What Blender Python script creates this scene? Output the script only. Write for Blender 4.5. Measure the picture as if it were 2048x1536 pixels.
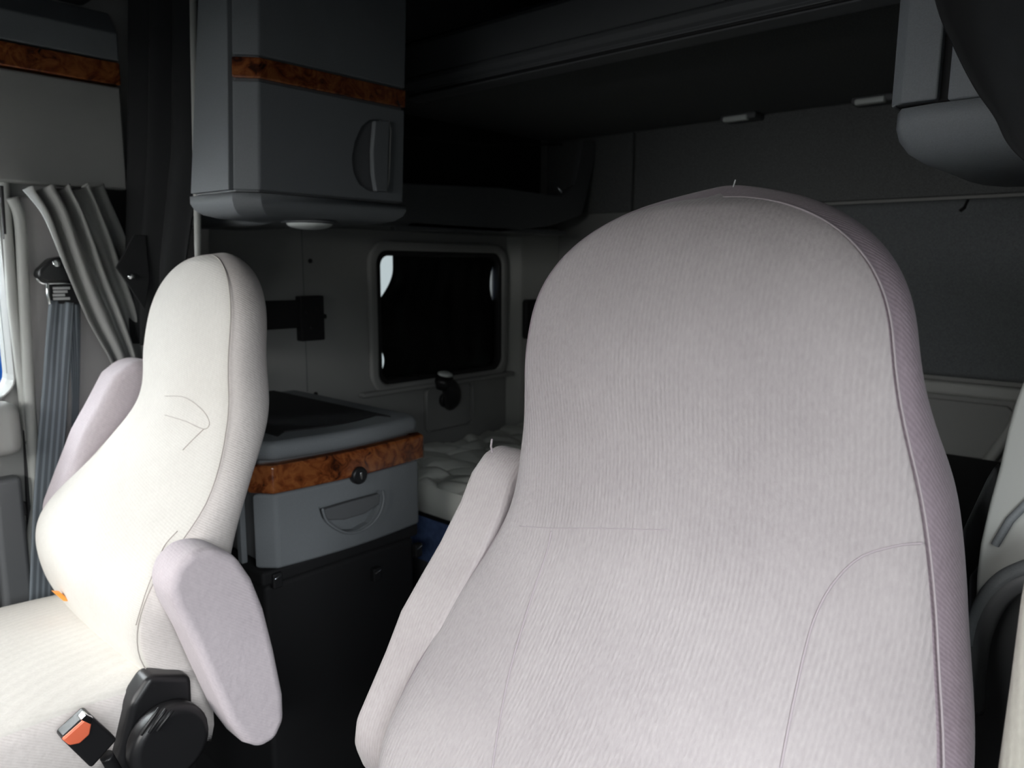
import bpy, bmesh, math, random
import numpy as np
from mathutils import Vector, Matrix, noise
from mathutils.bvhtree import BVHTree
for o in list(bpy.data.objects): bpy.data.objects.remove(o)
random.seed(4)
scene = bpy.context.scene
COL = scene.collection

# ------------------------------------------------------------------ camera
FPX = 1500.0
YAW, PIT, ROLL = math.radians(42), math.radians(9), math.radians(.4)
CP = Vector((0, 0, 1.30))
FW = Vector((-math.sin(YAW)*math.cos(PIT), math.cos(YAW)*math.cos(PIT), -math.sin(PIT)))
RT = Vector((math.cos(YAW), math.sin(YAW), 0)); UP = RT.cross(FW)
_c, _s = math.cos(ROLL), math.sin(ROLL)
RT, UP = RT*_c + UP*_s, UP*_c - RT*_s
cam = bpy.data.cameras.new('camera'); cam.sensor_width = 36; cam.lens = 36*FPX/2048; cam.clip_start = .02
co = bpy.data.objects.new('camera', cam); COL.objects.link(co)
M = Matrix((RT, UP, -FW)).transposed().to_4x4(); M.translation = CP; co.matrix_world = M
scene.camera = co
cam.dof.use_dof = True; cam.dof.focus_distance = .95; cam.dof.aperture_fstop = 6.3

# ------------------------------------------------------------------ world, daylight, exposure
scene.view_settings.view_transform = 'Standard'; scene.view_settings.look = 'None'
scene.view_settings.gamma = 1; scene.view_settings.use_curve_mapping = False
scene.view_settings.exposure = 0.0
w = bpy.data.worlds.new('overcast'); scene.world = w; w.use_nodes = True
w.node_tree.nodes['Background'].inputs[0].default_value = (.86, .95, 1.0, 1)
w.node_tree.nodes['Background'].inputs[1].default_value = .7
def area(name, loc, aim, sx, sy, power, col):
    l = bpy.data.lights.new(name, 'AREA'); l.shape = 'RECTANGLE'; l.size = sx; l.size_y = sy
    l.energy = power; l.color = col
    o = bpy.data.objects.new(name, l); COL.objects.link(o); o.location = loc
    o.rotation_euler = (Vector(aim)-Vector(loc)).to_track_quat('-Z', 'Y').to_euler()
    return o
area('windshield_daylight', (-.98, -1.75, 1.90), (-1.0, .6, .86), 2.4, 1.1, 152, (1, .985, .96))
area('driver_door_daylight', (.95, -.62, 1.78), (-1.5, 1.2, .70), 1.6, .6, 100, (.93, .97, 1))
area('door_window_daylight', (-2.75, -.15, 1.75), (-1.0, .5, .9), 1.0, .9, 80, (.95, .97, 1))

# ------------------------------------------------------------------ helpers
def ray(u, v): return FW*FPX + RT*(u-1024) - UP*(v-768)
def on(u, v, ax, val):
    d = ray(u, v); return CP + d*((val-CP[ax])/d[ax])
def onx(u, v, x): return on(u, v, 0, x)
def ony(u, v, y): return on(u, v, 1, y)

def material(name, col, rough=.6, metal=0, spec=.4, nscale=0, namt=0, bump=0, bscale=200, **kw):
    m = bpy.data.materials.new(name); m.use_nodes = True; nt = m.node_tree; N = nt.nodes; L = nt.links
    b = N['Principled BSDF']; b.inputs['Base Color'].default_value = (*col, 1)
    b.inputs['Roughness'].default_value = rough; b.inputs['Metallic'].default_value = metal
    b.inputs['Specular IOR Level'].default_value = spec
    tc = N.new('ShaderNodeTexCoord')
    if namt:
        n = N.new('ShaderNodeTexNoise'); n.inputs['Scale'].default_value = nscale; n.inputs['Detail'].default_value = 4
        r = N.new('ShaderNodeValToRGB')
        r.color_ramp.elements[0].position = .3; r.color_ramp.elements[1].position = .7
        r.color_ramp.elements[0].color = (*[c*(1-namt) for c in col], 1); r.color_ramp.elements[1].color = (*[min(1, c*(1+namt)) for c in col], 1)
        L.new(tc.outputs['Object'], n.inputs['Vector']); L.new(n.outputs['Fac'], r.inputs[0]); L.new(r.outputs[0], b.inputs['Base Color'])
    if bump:
        n = N.new('ShaderNodeTexNoise'); n.inputs['Scale'].default_value = bscale; n.inputs['Detail'].default_value = 3
        bp = N.new('ShaderNodeBump'); bp.inputs['Strength'].default_value = bump; bp.inputs['Distance'].default_value = .001
        L.new(tc.outputs['Object'], n.inputs['Vector']); L.new(n.outputs['Fac'], bp.inputs['Height']); L.new(bp.outputs[0], b.inputs['Normal'])
    return m

def ribbed(name, col, col2, direction=(1, 0, 0), pitch=.0055, strength=.5, wear=.5):
    """corded upholstery: fine cords along one direction, worn soft in patches"""
    m = bpy.data.materials.new(name); m.use_nodes = True; nt = m.node_tree; N = nt.nodes; L = nt.links
    b = N['Principled BSDF']; b.inputs['Roughness'].default_value = .95; b.inputs['Specular IOR Level'].default_value = .15
    b.inputs['Sheen Weight'].default_value = .12; b.inputs['Sheen Roughness'].default_value = .5
    tc = N.new('ShaderNodeTexCoord')
    dn = N.new('ShaderNodeTexNoise'); dn.inputs['Scale'].default_value = 9
    mixv = N.new('ShaderNodeVectorMath'); mixv.operation = 'SCALE'; mixv.inputs['Scale'].default_value = .003
    L.new(tc.outputs['Object'], dn.inputs['Vector']); L.new(dn.outputs['Color'], mixv.inputs[0])
    add = N.new('ShaderNodeVectorMath'); add.operation = 'ADD'
    L.new(tc.outputs['Object'], add.inputs[0]); L.new(mixv.outputs[0], add.inputs[1])
    dot = N.new('ShaderNodeVectorMath'); dot.operation = 'DOT_PRODUCT'; dot.inputs[1].default_value = Vector(direction).normalized()
    L.new(add.outputs[0], dot.inputs[0])
    mu = N.new('ShaderNodeMath'); mu.operation = 'MULTIPLY'; mu.inputs[1].default_value = 2*math.pi/pitch; L.new(dot.outputs['Value'], mu.inputs[0])
    si = N.new('ShaderNodeMath'); si.operation = 'SINE'; L.new(mu.outputs[0], si.inputs[0])
    wn = N.new('ShaderNodeTexNoise'); wn.inputs['Scale'].default_value = 5; wn.inputs['Detail'].default_value = 2
    L.new(tc.outputs['Object'], wn.inputs['Vector'])
    wr = N.new('ShaderNodeMapRange'); wr.inputs[1].default_value = .4; wr.inputs[2].default_value = .65; wr.inputs[3].default_value = 1-wear; wr.inputs[4].default_value = 1
    L.new(wn.outputs['Fac'], wr.inputs[0])
    s2 = N.new('ShaderNodeMath'); s2.operation = 'MULTIPLY'; L.new(si.outputs[0], s2.inputs[0]); L.new(wr.outputs[0], s2.inputs[1])
    fn = N.new('ShaderNodeTexNoise'); fn.inputs['Scale'].default_value = 260; fn.inputs['Detail'].default_value = 3
    mp = N.new('ShaderNodeMapping'); mp.inputs['Scale'].default_value = (1, .5, .45); mp.inputs['Rotation'].default_value = (0, .5, .3)
    L.new(tc.outputs['Object'], mp.inputs['Vector']); L.new(mp.outputs[0], fn.inputs['Vector'])
    h = N.new('ShaderNodeMath'); h.operation = 'MULTIPLY_ADD'; h.inputs[1].default_value = .28; L.new(s2.outputs[0], h.inputs[0]); 
    fm = N.new('ShaderNodeMath'); fm.operation = 'MULTIPLY'; fm.inputs[1].default_value = 1.6; L.new(fn.outputs['Fac'], fm.inputs[0]); L.new(fm.outputs[0], h.inputs[2])
    bp = N.new('ShaderNodeBump'); bp.inputs['Strength'].default_value = strength; bp.inputs['Distance'].default_value = .0012
    L.new(h.outputs[0], bp.inputs['Height']); L.new(bp.outputs[0], b.inputs['Normal'])
    mr = N.new('ShaderNodeMapRange'); mr.inputs[1].default_value = .2; mr.inputs[2].default_value = 1.4; L.new(h.outputs[0], mr.inputs[0])
    big = N.new('ShaderNodeTexNoise'); big.inputs['Scale'].default_value = 6; big.inputs['Detail'].default_value = 5; L.new(tc.outputs['Object'], big.inputs['Vector'])
    mixf = N.new('ShaderNodeMath'); mixf.operation = 'MULTIPLY_ADD'; mixf.inputs[1].default_value = .55
    sub = N.new('ShaderNodeMath'); sub.operation = 'SUBTRACT'; sub.inputs[1].default_value = .28; L.new(big.outputs['Fac'], sub.inputs[0])
    L.new(mr.outputs[0], mixf.inputs[0]); L.new(sub.outputs[0], mixf.inputs[2])
    mx = N.new('ShaderNodeMix'); mx.data_type = 'RGBA'; mx.inputs[6].default_value = (*col2, 1); mx.inputs[7].default_value = (*col, 1)
    L.new(mixf.outputs[0], mx.inputs[0]); L.new(mx.outputs[2], b.inputs['Base Color'])
    return m

def burl(name):
    m = bpy.data.materials.new(name); m.use_nodes = True; nt = m.node_tree; N = nt.nodes; L = nt.links
    b = N['Principled BSDF']; b.inputs['Roughness'].default_value = .22; b.inputs['Coat Weight'].default_value = .4
    tc = N.new('ShaderNodeTexCoord')
    n = N.new('ShaderNodeTexNoise'); n.inputs['Scale'].default_value = 26; n.inputs['Detail'].default_value = 6; n.inputs['Distortion'].default_value = 1.3; n.inputs['Roughness'].default_value = .6
    v = N.new('ShaderNodeTexVoronoi'); v.inputs['Scale'].default_value = 42; v.feature = 'SMOOTH_F1'
    L.new(tc.outputs['Object'], n.inputs['Vector']); L.new(n.outputs['Color'], v.inputs['Vector'])
    v.inputs['Scale'].default_value = 4
    a = N.new('ShaderNodeMath'); a.operation = 'MULTIPLY_ADD'; a.inputs[1].default_value = .35
    L.new(v.outputs['Distance'], a.inputs[0]); L.new(n.outputs['Fac'], a.inputs[2])
    r = N.new('ShaderNodeValToRGB'); e = r.color_ramp.elements
    e[0].position = .42; e[0].color = (.035, .009, .004, 1); e[1].position = .85; e[1].color = (.30, .105, .03, 1)
    k = e.new(.6); k.color = (.17, .045, .013, 1)
    L.new(a.outputs[0], r.inputs[0]); L.new(r.outputs[0], b.inputs['Base Color'])
    return m

def webbing(name, c1, c2):
    m = material(name, c1, .8); nt = m.node_tree; N = nt.nodes; L = nt.links
    tc = N.new('ShaderNodeTexCoord'); sp = N.new('ShaderNodeSeparateXYZ'); L.new(tc.outputs['UV'], sp.inputs[0])
    mu = N.new('ShaderNodeMath'); mu.operation = 'MULTIPLY'; mu.inputs[1].default_value = 2*math.pi*4.5; L.new(sp.outputs[0], mu.inputs[0])
    si = N.new('ShaderNodeMath'); si.operation = 'SINE'; L.new(mu.outputs[0], si.inputs[0])
    r = N.new('ShaderNodeValToRGB'); r.color_ramp.elements[0].color = (*c2, 1); r.color_ramp.elements[1].color = (*c1, 1); r.color_ramp.elements[0].position = .0; r.color_ramp.elements[1].position = .5
    L.new(si.outputs[0], r.inputs[0]); L.new(r.outputs[0], N['Principled BSDF'].inputs['Base Color'])
    return m

MAT = dict(
    seat=ribbed('seat_fabric', (.355, .328, .328), (.24, .216, .222), (1, 0, 0), .0055, .55, .6),
    seatside=ribbed('seat_side_fabric', (.27, .222, .25), (.17, .132, .152), (.1, .75, .65), .0042, .45, .2),
    cream=ribbed('cream_seat_fabric', (.76, .735, .69), (.60, .575, .535), (.2, .1, 1), .004, .35, .4),
    creamside=ribbed('cream_side_fabric', (.80, .75, .725), (.60, .555, .53), (.0, .55, .8), .0042, .4, .2),
    arm=ribbed('armrest_fabric', (.62, .56, .585), (.46, .41, .44), (.1, .6, .8), .0045, .4, .7),
    armnear=ribbed('worn_armrest_fabric', (.40, .37, .365), (.27, .24, .243), (1, .1, 0), .005, .5, .3),
    beige=ribbed('beige_armrest_fabric', (.42, .40, .355), (.30, .285, .25), (1, 0, .1), .006, .5, .2),
    thread=material('seam_thread', (.30, .265, .28), .9),
    threaddark=material('seam_thread_tan', (.46, .42, .39), .9),
    wall=material('grey_wall_vinyl', (.26, .263, .255), .7, bump=.25, bscale=420, nscale=3, namt=.06),
    walldark=material('charcoal_wall_cloth', (.12, .125, .125), .95, bump=.4, bscale=500, nscale=260, namt=.25),
    pad=material('charcoal_padded_panel', (.135, .145, .15), .95, bump=.4, bscale=600, nscale=300, namt=.2),
    trim=material('light_trim_plastic', (.38, .39, .37), .5, bump=.1, bscale=500),
    pillar=material('warm_grey_pillar_plastic', (.38, .372, .365), .6, bump=.2, bscale=500),
    plastic=material('grey_cabinet_plastic', (.165, .178, .188), .65, bump=.3, bscale=700, nscale=500, namt=.07),
    plasticd=material('dark_grey_plastic', (.11, .115, .12), .45, bump=.2, bscale=600),
    carpet=material('black_carpet', (.009, .009, .01), 1, bump=.6, bscale=300),
    black=material('black_plastic', (.012, .012, .013), .38),
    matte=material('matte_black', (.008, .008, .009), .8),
    rubber=material('black_rubber', (.01, .01, .011), .6),
    curtaind=material('dark_curtain_cloth', (.014, .015, .016), .9, bump=.3, bscale=500),
    curtain=material('grey_curtain_cloth', (.29, .295, .285), .85, bump=.3, bscale=500),
    blackout=material('blackout_cloth', (.004, .004, .004), .9),
    wood=burl('burl_wood'),
    chrome=material('chrome', (.75, .77, .78), .18, 1),
    lens=material('frosted_lens', (.62, .66, .64), .3),
    quilt=material('white_quilted_cloth', (.82, .84, .78), .9, bump=.3, bscale=350),
    blue=material('blue_mattress_side', (.11, .17, .36), .85, bump=.3, bscale=400, nscale=60, namt=.2),
    navy=material('navy_cloth', (.02, .026, .045), .95),
    web=webbing('belt_webbing', (.20, .23, .255), (.105, .12, .135)),
    white=material('white_label', (.45, .46, .46), .7),
    red=material('orange_red_button', (.75, .16, .08), .35),
    orange=material('orange_tag', (.9, .33, .05), .5),
    bluepaint=material('blue_truck_paint', (.01, .16, .75), .3),
    roof=material('roof_lining', (.05, .05, .052), .95, bump=.3),
)
glass = bpy.data.materials.new('tinted_glass'); glass.use_nodes = True
_b = glass.node_tree.nodes['Principled BSDF']; _b.inputs['Transmission Weight'].default_value = 1; _b.inputs['Base Color'].default_value = (.8, .84, .83, 1); _b.inputs['Roughness'].default_value = .02; _b.inputs['IOR'].default_value = 1.1
MAT['glass'] = glass

def base_of(p):
    v = Vector((0, 0, 0))
    while p is not None: v += p.location; p = p.parent
    return v
def obj(name, bm, mat, parent=None, smooth=True, wn=True, uvfun=None):
    if not isinstance(bm, bpy.types.Mesh):
        bmesh.ops.recalc_face_normals(bm, faces=bm.faces)
        me = bpy.data.meshes.new(name); bm.to_mesh(me); bm.free()
    else: me = bm
    if smooth:
        for p in me.polygons: p.use_smooth = True
    for m in (mat if isinstance(mat, (list, tuple)) else [mat]): me.materials.append(MAT[m])
    o = bpy.data.objects.new(name, me); COL.objects.link(o)
    if parent is not None:
        me.transform(Matrix.Translation(-base_of(parent))); o.parent = parent
    if smooth and wn:
        md = o.modifiers.new('wn', 'WEIGHTED_NORMAL'); md.keep_sharp = False; md.weight = 80
    return o
def tag(o, label=None, cat=None, group=None, kind=None):
    if label: o['label'] = label
    if cat: o['category'] = cat
    if group: o['group'] = group
    if kind: o['kind'] = kind
    return o
def thing(name, loc, label, cat, group=None):
    o = bpy.data.objects.new(name, None); o.empty_display_size = .05; COL.objects.link(o); o.location = loc
    return tag(o, label, cat, group)
def struct(name, bm, mat, **k):
    return tag(obj(name, bm, mat, **k), kind='structure')
def bev(bm, w, seg=3, ang=25):
    if w <= 0: return bm
    bmesh.ops.remove_doubles(bm, verts=bm.verts, dist=1e-5)
    es = [e for e in bm.edges if len(e.link_faces) == 2 and e.calc_face_angle(0) > math.radians(ang)]
    bmesh.ops.bevel(bm, geom=es, offset=w, segments=seg, profile=.5, affect='EDGES', clamp_overlap=True)
    return bm
def box(x0, x1, y0, y1, z0, z1, b=0, seg=3, bm=None):
    nb = bmesh.new()
    vs = [nb.verts.new((x, y, z)) for x in (x0, x1) for y in (y0, y1) for z in (z0, z1)]
    for f in ((0, 1, 3, 2), (4, 6, 7, 5), (0, 4, 5, 1), (2, 3, 7, 6), (0, 2, 6, 4), (1, 5, 7, 3)): nb.faces.new([vs[i] for i in f])
    bmesh.ops.recalc_face_normals(nb, faces=nb.faces)
    bev(nb, b, seg)
    return merge(bm, nb)
def merge(bm, nb):
    if bm is None: return nb
    me = bpy.data.meshes.new('t'); nb.to_mesh(me); nb.free(); bm.from_mesh(me); bpy.data.meshes.remove(me); return bm
def prism(pts, off, b=0, seg=3, bm=None):
    nb = bmesh.new(); off = Vector(off)
    a = [nb.verts.new(Vector(p)) for p in pts]; c = [nb.verts.new(Vector(p)+off) for p in pts]
    nb.faces.new(a); nb.faces.new(c[::-1]); n = len(pts)
    for i in range(n): nb.faces.new((a[i], a[(i+1) % n], c[(i+1) % n], c[i]))
    bmesh.ops.recalc_face_normals(nb, faces=nb.faces)
    bev(nb, b, seg)
    return merge(bm, nb)
def smoothpath(pts, n=6, closed=False):
    pts = [Vector(p) for p in pts]; out = []; N = len(pts)
    rng = range(N if closed else N-1)
    for i in rng:
        g = (lambda k: pts[k % N]) if closed else (lambda k: pts[max(0, min(N-1, k))])
        p0, p1, p2, p3 = g(i-1), g(i), g(i+1), g(i+2)
        for k in range(n):
            t = k/n
            out.append(.5*((2*p1)+(p2-p0)*t+(2*p0-5*p1+4*p2-p3)*t*t+(3*p1-p0-3*p2+p3)*t**3))
    if not closed: out.append(pts[-1])
    return out
def tube(pts, r, n=8, bm=None, closed=False, radii=None):
    if bm is None: bm = bmesh.new()
    pts = [Vector(p) for p in pts]; rings = []; N = len(pts); prev = None
    for i, p in enumerate(pts):
        if closed: t = (pts[(i+1) % N]-pts[i-1])
        else: t = pts[min(i+1, N-1)]-pts[max(i-1, 0)]
        t.normalize()
        if prev is None: prev = t.orthogonal().normalized()
        a = (prev - t*prev.dot(t)).normalized(); prev = a; b = t.cross(a)
        rr = radii[i] if radii else r
        rings.append([bm.verts.new(p+(a*math.cos(2*math.pi*k/n)+b*math.sin(2*math.pi*k/n))*rr) for k in range(n)])
    for i in range(N if closed else N-1):
        A, B = rings[i], rings[(i+1) % N]
        for k in range(n): bm.faces.new((A[k], A[(k+1) % n], B[(k+1) % n], B[k]))
    if not closed: bm.faces.new(rings[0][::-1]); bm.faces.new(rings[-1])
    return bm
def grid(f, nu, nv, thick=0):
    bm = bmesh.new(); uv = bm.loops.layers.uv.new('uv')
    V = [[bm.verts.new(f(i/nu, j/nv)) for j in range(nv+1)] for i in range(nu+1)]
    for i in range(nu):
        for j in range(nv):
            q = bm.faces.new((V[i][j], V[i+1][j], V[i+1][j+1], V[i][j+1]))
            for l, (a, b) in zip(q.loops, ((i, j), (i+1, j), (i+1, j+1), (i, j+1))): l[uv].uv = (a/nu, b/nv)
    return bm
def solid(o, t, off=0):
    m = o.modifiers.new('solid', 'SOLIDIFY'); m.thickness = t; m.offset = off; return o
def cut(o, cutter_bm):
    """boolean difference, baked"""
    bmesh.ops.recalc_face_normals(cutter_bm, faces=cutter_bm.faces)
    me = bpy.data.meshes.new('c'); cutter_bm.to_mesh(me); cutter_bm.free()
    c = bpy.data.objects.new('c', me); COL.objects.link(c)
    c.location = base_of(o.parent) * -1 if o.parent else (0, 0, 0)
    if o.parent: me.transform(Matrix.Identity(4)); c.location = (0, 0, 0)
    mods = [(m.name, m.type) for m in o.modifiers]
    for n, _ in mods: o.modifiers.remove(o.modifiers[n])
    md = o.modifiers.new('b', 'BOOLEAN'); md.operation = 'DIFFERENCE'; md.solver = 'EXACT'; md.object = c
    bpy.context.view_layer.update()
    dg = bpy.context.evaluated_depsgraph_get(); nm = bpy.data.meshes.new_from_object(o.evaluated_get(dg))
    o.modifiers.clear(); o.data = nm
    for p in nm.polygons: p.use_smooth = False
    bpy.data.objects.remove(c)
    return o
def disc(c, n, r, t, seg=24, b=0):
    n = Vector(n).normalized(); a = n.orthogonal().normalized(); q = n.cross(a)
    return prism([Vector(c)+(a*math.cos(2*math.pi*k/seg)+q*math.sin(2*math.pi*k/seg))*r for k in range(seg)], n*t, b, 2)
def rrect(cx, cy, w, h, r, n=6):
    out = []
    for sx, sy, a0 in ((1, 1, 0), (-1, 1, 90), (-1, -1, 180), (1, -1, 270)):
        for k in range(n+1):
            a = math.radians(a0+90*k/n); out.append((cx+sx*(w/2-r)+r*math.cos(a), cy+sy*(h/2-r)+r*math.sin(a)))
    return out

# ================================================================== SETTING
XL, XR, YF, YB, ZC = -2.05, .13, -1.05, 2.5, 2.3
struct('floor', box(XL-.1, XR+.1, YF-.1, YB+.1, -.06, 0), 'carpet')
struct('ceiling', box(XL-.1, XR+.1, YF-.1, YB+.1, ZC, ZC+.06), 'roof')
wr = struct('wall_right', box(XR, XR+.08, YF-.1, YB+.1, 0, ZC), 'walldark')
c_r = bmesh.new(); prism([(XR-.1, y, z) for y, z in rrect(-.13, 1.05, 1.15, .76, .08)], (.3, 0, 0), bm=c_r)
# passenger side wall, pierced by the sleeper window and the door window
wl = struct('wall_left', box(XL-.08, XL, YF-.1, YB+.1, 0, ZC), 'wall')
WY0, WY1, WZ0, WZ1 = 1.582, 2.198, .888, 1.345
c = bmesh.new()
prism([(XL-.2, y, z) for y, z in rrect((WY0+WY1)/2, (WZ0+WZ1)/2, WY1-WY0, WZ1-WZ0, .045)], (.4, 0, 0), bm=c)
prism([(XL-.2, y, z) for y, z in rrect(.141, 1.25, .742, .53, .05)], (.4, 0, 0), bm=c)
cut(wl, c)
cut(wr, c_r)
# front wall: dash panel, header and posts around the windshield opening
wf = struct('wall_front', box(XL-.1, XR+.1, YF-.08, YF, 0, ZC), 'walldark')
c = bmesh.new(); prism([(x, YF-.2, z) for x, z in rrect(-.97, 1.27, 1.95, .54, .08)], (0, .4, 0), bm=c); cut(wf, c)
# rear wall: cloth lining above, vinyl below
wb = struct('wall_back', box(XL-.1, XR+.1, YB, YB+.08, 0, ZC), 'wall')
obj('upper_lining', box(-1.62, XR, YB-.02, YB+.002, 1.505, 1.80, .006), 'walldark', wb)
obj('upper_lining', box(XL, -1.63, YB-.02, YB+.002, 1.505, 1.80, .006), 'walldark', wb)
obj('padded_panel', box(-1.45, XR, YB-.035, YB+.002, .985, 1.495, .02, 4), 'pad', wb)
obj('light_rail', box(-1.9, XR, YB-.03, YB+.002, .93, .972, .012, 4), 'trim', wb)
obj('lower_panel', prism([(-1.4, YB-.012, .915), (-.355, YB-.012, .915), (-.335, YB-.012, .895), (-.41, YB-.012, .70), (-1.4, YB-.012, .70)], (0, .014, 0), .004), 'wall', wb)
obj('corner_rail', tube([(-.318, YB-.01, .94), (-.335, YB-.012, .86), (-.39, YB-.015, .74)], .016), 'trim', wb)
t = obj('wire_clip', tube([(-.50, YB-.03, 1.49), (-.505, YB-.04, 1.47), (-.515, YB-.045, 1.46)], .004), 'matte', wb)
# side wall details of the sleeper: seams, window surround, ledge, pocket, corner column
obj('panel_seam', box(XL-.002, XL+.001, 1.306, 1.3085, .90, 1.42), 'plasticd', wl)
for (u, v) in ((620, 522), (631, 788)):
    p = onx(u, v, XL); obj('wall_screw', disc(p-Vector((.003, 0, 0)), (1, 0, 0), .007, .006, 12), 'rubber', wl)
def ringprism(y0, y1, z0, z1, grow, r, x0, x1, b=.008):
    o = rrect((y0+y1)/2, (z0+z1)/2, y1-y0+2*grow, z1-z0+2*grow, r+grow, 8); i = rrect((y0+y1)/2, (z0+z1)/2, y1-y0, z1-z0, r, 8)
    bm = bmesh.new(); n = len(o)
    A = [bm.verts.new((x1, *p)) for p in o]; B = [bm.verts.new((x1, *p)) for p in i]; C_ = [bm.verts.new((x0, *p)) for p in o]; D = [bm.verts.new((x0, *p)) for p in i]
    for k in range(n):
        j = (k+1) % n
        bm.faces.new((A[k], A[j], B[j], B[k])); bm.faces.new((C_[k], D[k], D[j], C_[j])); bm.faces.new((A[k], C_[k], C_[j], A[j])); bm.faces.new((B[k], B[j], D[j], D[k]))
    bmesh.ops.recalc_face_normals(bm, faces=bm.faces); bev(bm, b, 3, 50); return bm
win = tag(obj('window_1', ringprism(WY0, WY1, WZ0, WZ1, .035, .045, XL-.002, XL+.02, .01), 'wall'), kind='structure')
obj('window_gasket', ringprism(WY0+.018, WY1-.016, WZ0+.016, WZ1-.016, .018, .035, XL-.03, XL+.012, .004), 'rubber', win)
obj('window_pane', box(XL-.013, XL-.009, WY0-.0, WY1+.0, WZ0, WZ1), 'glass', win, smooth=False)
obj('window_ledge', box(XL, XL+.035, 1.50, 2.26, .855, .873, .008), 'wall', wl)
obj('pocket_rim', ringprism(1.80, 2.03, .69, .85, .008, .02, XL, XL+.02, .004), 'wall', wl)
# corner column, its speaker grille
cc = tag(obj('trim_1', prism([(XL, 2.235, .45), (XL, 2.5, .45), (XL+.06, 2.5, .45), (XL+.035, 2.29, .45)], (0, 0, 1.0), .006), 'trim'), kind='structure')
g = thing('speaker_grille', onx(1062, 640, XL+.055), 'narrow black slotted grille on the pale corner column right of the side window', 'grille')
gy0, gy1 = 2.305, 2.385; gx = XL+.044
obj('grille_frame', ringprism(gy0, gy1, 1.01, 1.155, .008, .008, gx-.02, gx+.012, .003), 'black', g)
obj('grille_back', box(gx-.02, gx+.002, gy0, gy1, 1.01, 1.155), 'matte', g)
for k in range(5): obj('slat', box(gx, gx+.01, gy0+.006+k*.016, gy0+.013+k*.016, 1.012, 1.153, .002), 'black', g)

# blackout curtain behind the sleeper pane, leaving slivers of daylight
def bo(a, b):
    z = WZ0-.005+(WZ1-WZ0+.01)*b
    f = (z-WZ0)/(WZ1-WZ0)
    yl = 1.60
    if .08 < f < .27: yl = 1.612+.022*math.sin(math.pi*(f-.08)/.19)**.7
    if f > .60: yl = 1.60+.080*math.sin(math.pi/2*min(1, (f-.60)/.28))
    yr = 2.20-(.034*math.sin(math.pi*min(1, max(0, (f-.5)/.48))) if f > .5 else 0)
    return Vector((XL-.024+.005*math.sin(a*38), yl+(yr-yl)*a, z))
tag(solid(obj('blackout_curtain', grid(bo, 60, 50), 'blackout', wn=False), .003), 'black blackout curtain drawn across the sleeper side window', 'curtain')

# passenger door edge at the far left of the picture
door = tag(obj('door_1', box(XL-.0, XL+.03, -.6, .425, .15, .985, .015), 'plasticd'), kind='structure')
obj('door_armrest', box(XL+.02, XL+.10, -.4, .50, .86, .985, .03, 4), 'wall', door)
wd = tag(obj('window_2', ringprism(-.23, .512, .985, 1.515, .006, .05, XL-.004, XL+.012, .006), 'wall'), kind='structure')
obj('window_pane', box(XL-.045, XL-.04, -.23, .512, .985, 1.515), 'glass', wd, smooth=False)
obj('window_seal', tube([(XL+.014, .524, 1.47), (XL+.014, .521, 1.2), (XL+.014, .527, .95), (XL+.014, .51, .6)], .006), 'rubber', wd)
obj('door_frame_strip', tube([(XL+.008, .530, 1.50), (XL+.012, .524, 1.2), (XL+.012, .53, .9), (XL+.012, .525, .55)], .012), 'trim', wd)
# B pillar cover with its raised edge
bp = tag(obj('trim_2', prism([onx(u, v, XL+.02) for u, v in ((36, 392), (48, 640), (64, 900), (76, 1010), (66, 1100), (60, 1290), (420, 1290), (420, 380))], (-.03, 0, 0), .008), 'pillar'), kind='structure')
obj('pillar_edge', tube(smoothpath([onx(u, v, XL+.022) for u, v in ((24, 395), (40, 440), (47, 560), (58, 780), (68, 930), (74, 1000), (62, 1100), (58, 1280))], 5), .013), 'trim', bp)
obj('pillar_hole', disc(onx(70, 882, XL+.0195), (1, 0, 0), .02, .003), 'matte', bp)
sb = tag(obj('door_strap', prism([onx(u, v, XL+.045) for u, v in ((-20, 1035), (20, 1012), (52, 1003), (56, 1030), (20, 1042), (-20, 1062))], (-.02, 0, 0), .004), 'rubber'), 'black rubber strap between the passenger door and its pillar, far left', 'strap')
ledge = struct('trim_3', box(XL, XL+.05, .44, .50, .2, .80, .012), 'plasticd')

# ================================================================== cab side storage over the passenger door
st = thing('door_storage', (-2.0, .5, 1.47), 'grey storage cabinet with dark burl strip above the passenger door, top left', 'cabinet')
obj('lower_door', box(-2.05, -2.0, -.5, .785, 1.478, 1.722, .006), 'wall', st)
obj('wood_trim', box(-2.045, -1.994, -.5, .785, 1.726, 1.778, .004), 'wood', st)
obj('upper_door', prism([(-1.996, -.5, 1.782), (-1.996, -.5, 1.845), (-2.04, -.5, 1.90), (-2.05, -.5, 1.90), (-2.05, -.5, 1.782)], (0, 1.285, 0), .004), 'plastic', st)
obj('roof_bin', box(-2.05, -1.90, -.5, .735, 1.90, 2.3, .02), 'matte', st)

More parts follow.
